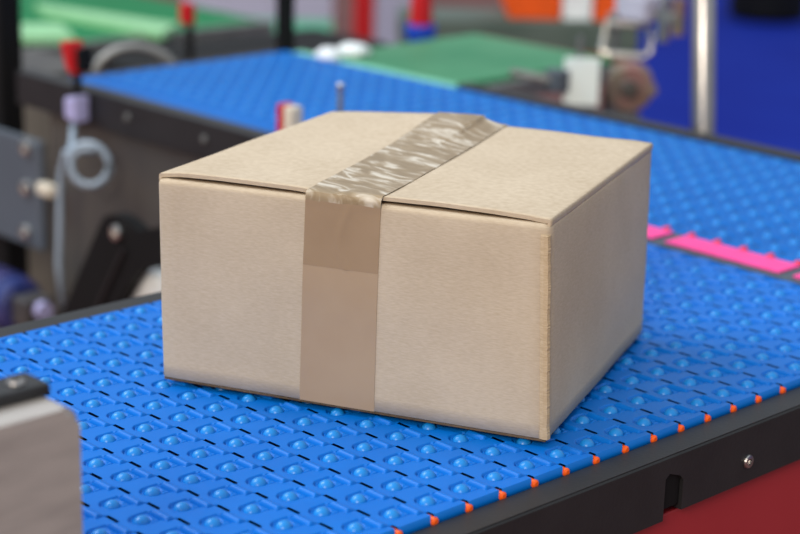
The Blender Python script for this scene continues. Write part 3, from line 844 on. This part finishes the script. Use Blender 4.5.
t = thing('red_blue_container', 'red container with a rounded blue bottom, behind the green conveyor, top centre', 'container', (-1.114, 1.228, -0.8))
q_ = (-1.114, 1.228)
bm = NB(); tube(bm, [(*q_, -0.045), (*q_, -0.040), (*q_, -0.026), (*q_, -0.018)], [0.014, 0.019, 0.022, 0.021], 28); loc(obj('blue_base', bm, mat('blue_plastic_tub', (16, 70, 190), 0.4), t), t)
bm = NB(); tube(bm, [(*q_, -0.0178), (*q_, 0.010), (*q_, 0.05)], [0.016, 0.015, 0.012], 24); loc(obj('red_body', bm, M['red'], t), t)
bm = NB(); tube(bm, [(*q_, -0.7955), (*q_, -0.0452)], 0.010, 20); loc(obj('pedestal', bm, M['dull'], t), t)

# orange machine on a grey table
t = thing('grey_table', 'grey-green machine table behind the green conveyor, below the orange cases', 'table', (-1.42, 1.78, -0.8))
A_, B_ = (-1.545, 1.60), (-1.265, 1.905)
vpanel('table_top', A_, B_, -0.150, -0.098, 0.15, M['greygreen'], t, 0.003)
vpanel('brown_strip', (-1.49, 1.655), (-1.27, 1.896), -0.168, -0.1502, 0.03, M['brownpaint'], t)
for f in (0.1, 0.9):
    for g in (0.02, 0.29):
        px_ = A_[0] + (B_[0] - A_[0]) * f - 0.70 * g * 0.4; py_ = A_[1] + (B_[1] - A_[1]) * f + 0.28 * g + 0.02
        slab('leg', [(px_ - .012, py_ - .012), (px_ + .012, py_ - .012), (px_ + .012, py_ + .012), (px_ - .012, py_ + .012)], -0.8, -0.1684 if g < .1 else -0.1502, M['dull'], t)
def onpanel(x, y, tt): return None
t = thing('orange_case', 'orange machine case with sloping end, left of the white panel, top right', 'machine case', (-1.42, 1.80, -0.098), 'orange cases on the grey table')
bm = NB(); p = Vector((-1.446, 1.740, 0)); q = Vector((-1.372, 1.820, 0)); d = (q - p).normalized(); n_ = Vector((-d.y, d.x, 0)) * 0.12
hexa(bm, [(*(w.xy), -0.0978) for w in (p + d * .02, q, q + n_, p + d * .02 + n_)] + [(*(w.xy), 0.02) for w in (p - d * .03, q, q + n_, p - d * .03 + n_)], 0.003)
loc(obj('case_shell', bm, M['orange'], t), t)
vpanel('case_lid', p - d * .03, q, 0.0202, 0.030, 0.12, M['dull'], t)
t = thing('white_panel_box', 'white panel box standing between the two orange cases, top right', 'box', (-1.37, 1.84, -0.098))
vpanel('box_shell', (-1.370, 1.823), (-1.336, 1.860), -0.0978, 0.03, 0.10, M['white'], t, 0.002)
vpanel('box_lid', (-1.371, 1.822), (-1.335, 1.861), 0.0302, 0.036, 0.102, M['lilac'], t)
t = thing('orange_case', 'orange machine case right of the white panel, top right', 'machine case', (-1.31, 1.89, -0.098), 'orange cases on the grey table')
vpanel('case_shell', (-1.334, 1.863), (-1.298, 1.902), -0.0978, 0.03, 0.10, M['orange'], t, 0.002)
vpanel('case_lid', (-1.335, 1.862), (-1.297, 1.903), 0.0302, 0.036, 0.102, M['dull'], t)

# sheet and drum behind the far rail
t = thing('reflector_plate', 'bright white square plate on a thin stem, standing behind the far black rail', 'reflector', (-0.64, 1.02, -0.8))
vpanel('white_plate', (-0.660, 1.016), (-0.630, 1.044), -0.034, 0.0215, 0.003, M['sheet'], t, 0.0008)
bm = NB(); tube(bm, [(-0.652, 1.0325, -0.8), (-0.652, 1.0325, 0.046)], 0.0035, 12); loc(obj('stem', bm, M['dull'], t), t)
bm = NB(); tube(bm, [(-0.662, 1.010, -0.006), (-0.704, 0.972, 0.003)], 0.0048, 12); loc(obj('side_arm', bm, M['dull'], t), t)
bm = NB(); bx(bm, -0.676, -0.652, 1.000, 1.018, -0.018, 0.008, 0.002); loc(obj('arm_clamp', bm, M['plate'], t), t)

t = thing('reddish_drum', 'round reddish grey drum right of the white plate, behind the far rail', 'drum', (-0.69, 1.19, -0.8))
ax = Vector((0.60, -0.75, 0.0)); c_ = Vector((-0.664, 1.142, -0.027))
pts = [c_ - ax * 0.020, c_ - ax * 0.019, c_ + ax * 0.012, c_ + ax * 0.014]
bm = NB(); tube(bm, pts, [0.025, 0.029, 0.029, 0.025], 36); loc(obj('drum_shell', bm, M['pinkmetal'], t), t)
bm = NB(); tube(bm, [c_ + ax * 0.0142, c_ + ax * 0.022, c_ + ax * 0.024], [0.011, 0.011, 0.009], 24); loc(obj('drum_hub', bm, M['darkpanel'], t), t)
bm = NB(); tube(bm, [c_ + Vector((0.020, 0.016, 0.0)) + ax * .0142, c_ + Vector((0.020, 0.016, 0.0)) + ax * .020], 0.008, 18); loc(obj('side_cap', bm, M['pinkmetal'], t), t)
bm = NB(); bx(bm, -0.676, -0.652, 1.130, 1.150, -0.8, -0.057, 0.0); loc(obj('drum_stand', bm, M['dull'], t), t)

t = thing('grey_handle_frame', 'grey metal loop frame above the reddish drum, with blue carpet seen through', 'frame', (-0.72, 1.19, -0.8))
fr_ = [(-0.7365, 1.178, 0.037), (-0.700, 1.212, 0.037), (-0.693, 1.212, 0.032), (-0.690, 1.210, 0.004), (-0.694, 1.204, -0.001), (-0.728, 1.174, 0.000), (-0.734, 1.170, 0.006)]
bm = NB(); tube(bm, [Vector(a) for a in fr_] + [Vector(fr_[0]), Vector(fr_[1])], 0.0042, 12); loc(obj('loop_tube', bm, M['steel'], t), t)
bm = NB(); bx(bm, -0.740, -0.728, 1.1835, 1.1955, -0.0295, 0.050, 0.002); loc(obj('upright', bm, M['dull'], t), t)
bm = NB(); bx(bm, -0.740, -0.728, 1.1835, 1.1955, -0.8, -0.03, 0.0); loc(obj('support_post', bm, M['dull'], t), t)
bm = NB()
bx(bm, -0.735, -0.685, 1.190, 1.230, 0.042, 0.075, 0.004); loc(obj('clamp_body', bm, M['lilac'], t), t)
bm = NB(); tube(bm, [(-0.672, 1.212, 0.020), (-0.672, 1.212, 0.075)], 0.0075, 16); loc(obj('clamp_cylinder', bm, M['steel'], t), t)
bm = NB(); tube(bm, [(-0.654, 1.216, 0.030), (-0.654, 1.216, 0.075)], 0.0085, 16); loc(obj('reddish_cylinder', bm, M['pinkmetal'], t), t)
bm = NB(); bx(bm, -0.684, -0.650, 1.206, 1.222, 0.046, 0.056, 0.001); loc(obj('cross_link', bm, M['dull'], t), t)

# dark wheel-like foot on the blue carpet
t = thing('black_pedestal', 'large black rounded pedestal foot on the blue carpet, top right', 'pedestal', (-3.9, 6.05, -0.803))
bm = NB(); tube(bm, [(-3.95, 6.12, -0.803), (-3.95, 6.12, -0.78), (-3.95, 6.12, -0.66), (-3.95, 6.12, -0.60)], [0.13, 0.17, 0.17, 0.12], 32); loc(obj('foot_disc', bm, M['blackdark'], t), t)
bm = NB(); tube(bm, [(-3.95, 6.12, -0.5998), (-3.95, 6.12, 0.6)], 0.07, 24); loc(obj('foot_column', bm, M['blackdark'], t), t)

# ================================================================== FLOOR
def struct(name, bm, m):
    o_ = obj(name, bm, m); o_['kind'] = 'structure'; return o_
bm = NB(); bx(bm, -14, 6, -6, 16, -0.86, -0.803); struct('floor', bm, M['floorblue'])
bm = NB()
P = [(-13.9, -5), (5.9, -5), (5.9, 3.2), (-2.2, 3.2), (-2.98, 4.05), (-4.70, 5.90), (-7.9, 9.4), (-13.9, 9.4)]
lo = [bm.verts.new((a, b, -0.8029)) for a, b in P]; hi = [bm.verts.new((a, b, -0.8001)) for a, b in P]
bm.faces.new(lo); bm.faces.new(hi[::-1])
for k in range(len(P)): bm.faces.new((lo[k], hi[k], hi[(k + 1) % len(P)], lo[(k + 1) % len(P)]))
tag(obj('booth_carpet', bm, M['redbrown']), 'dull red-brown carpet beneath the machines, left of the blue floor', 'carpet')

# ================================================================== LIGHT
w = bpy.data.worlds.new('hall'); bpy.context.scene.world = w; w.use_nodes = True
nt = w.node_tree; bg = nt.nodes['Background']
tc = nt.nodes.new('ShaderNodeTexCoord'); sx_ = nt.nodes.new('ShaderNodeSeparateXYZ')
nt.links.new(tc.outputs['Generated'], sx_.inputs[0])
rp = nt.nodes.new('ShaderNodeValToRGB')                            # hall: dim walls low down, bright ceiling
rp.color_ramp.elements[0].position = 0.46; rp.color_ramp.elements[0].color = (0.22, 0.22, 0.23, 1)
rp.color_ramp.elements[1].position = 0.80; rp.color_ramp.elements[1].color = (0.84, 0.92, 1.0, 1)
ma = nt.nodes.new('ShaderNodeMath'); ma.operation = 'MULTIPLY_ADD'; ma.inputs[1].default_value = 0.5; ma.inputs[2].default_value = 0.5
nt.links.new(sx_.outputs['Z'], ma.inputs[0]); nt.links.new(ma.outputs[0], rp.inputs['Fac'])
nt.links.new(rp.outputs['Color'], bg.inputs['Color']); bg.inputs['Strength'].default_value = 0.85
def area(name, loc_, tgt, sx, sy, power, col=(1, 1, 1)):
    l = bpy.data.lights.new(name, 'AREA'); l.shape = 'RECTANGLE'; l.size = sx; l.size_y = sy; l.energy = power; l.color = col
    o_ = bpy.data.objects.new(name, l); C.objects.link(o_); o_.location = loc_
    o_.rotation_euler = (Vector(tgt) - Vector(loc_)).to_track_quat('-Z', 'Y').to_euler()
    return o_
area('hall_spot_lamp', (2.0, -4.1, 2.6), (0, 0.1, 0), 1.8, 1.4, 172, (1, 0.88, 0.72))
area('hall_ceiling_lamp', (-2.5, -1.0, 3.1), (-0.1, 0.3, 0), 2.2, 2.2, 128, (0.86, 0.93, 1))

vs_ = bpy.context.scene.view_settings
vs_.view_transform = 'Standard'; vs_.look = 'None'; vs_.gamma = 1.0; vs_.exposure = 0.0; vs_.use_curve_mapping = False
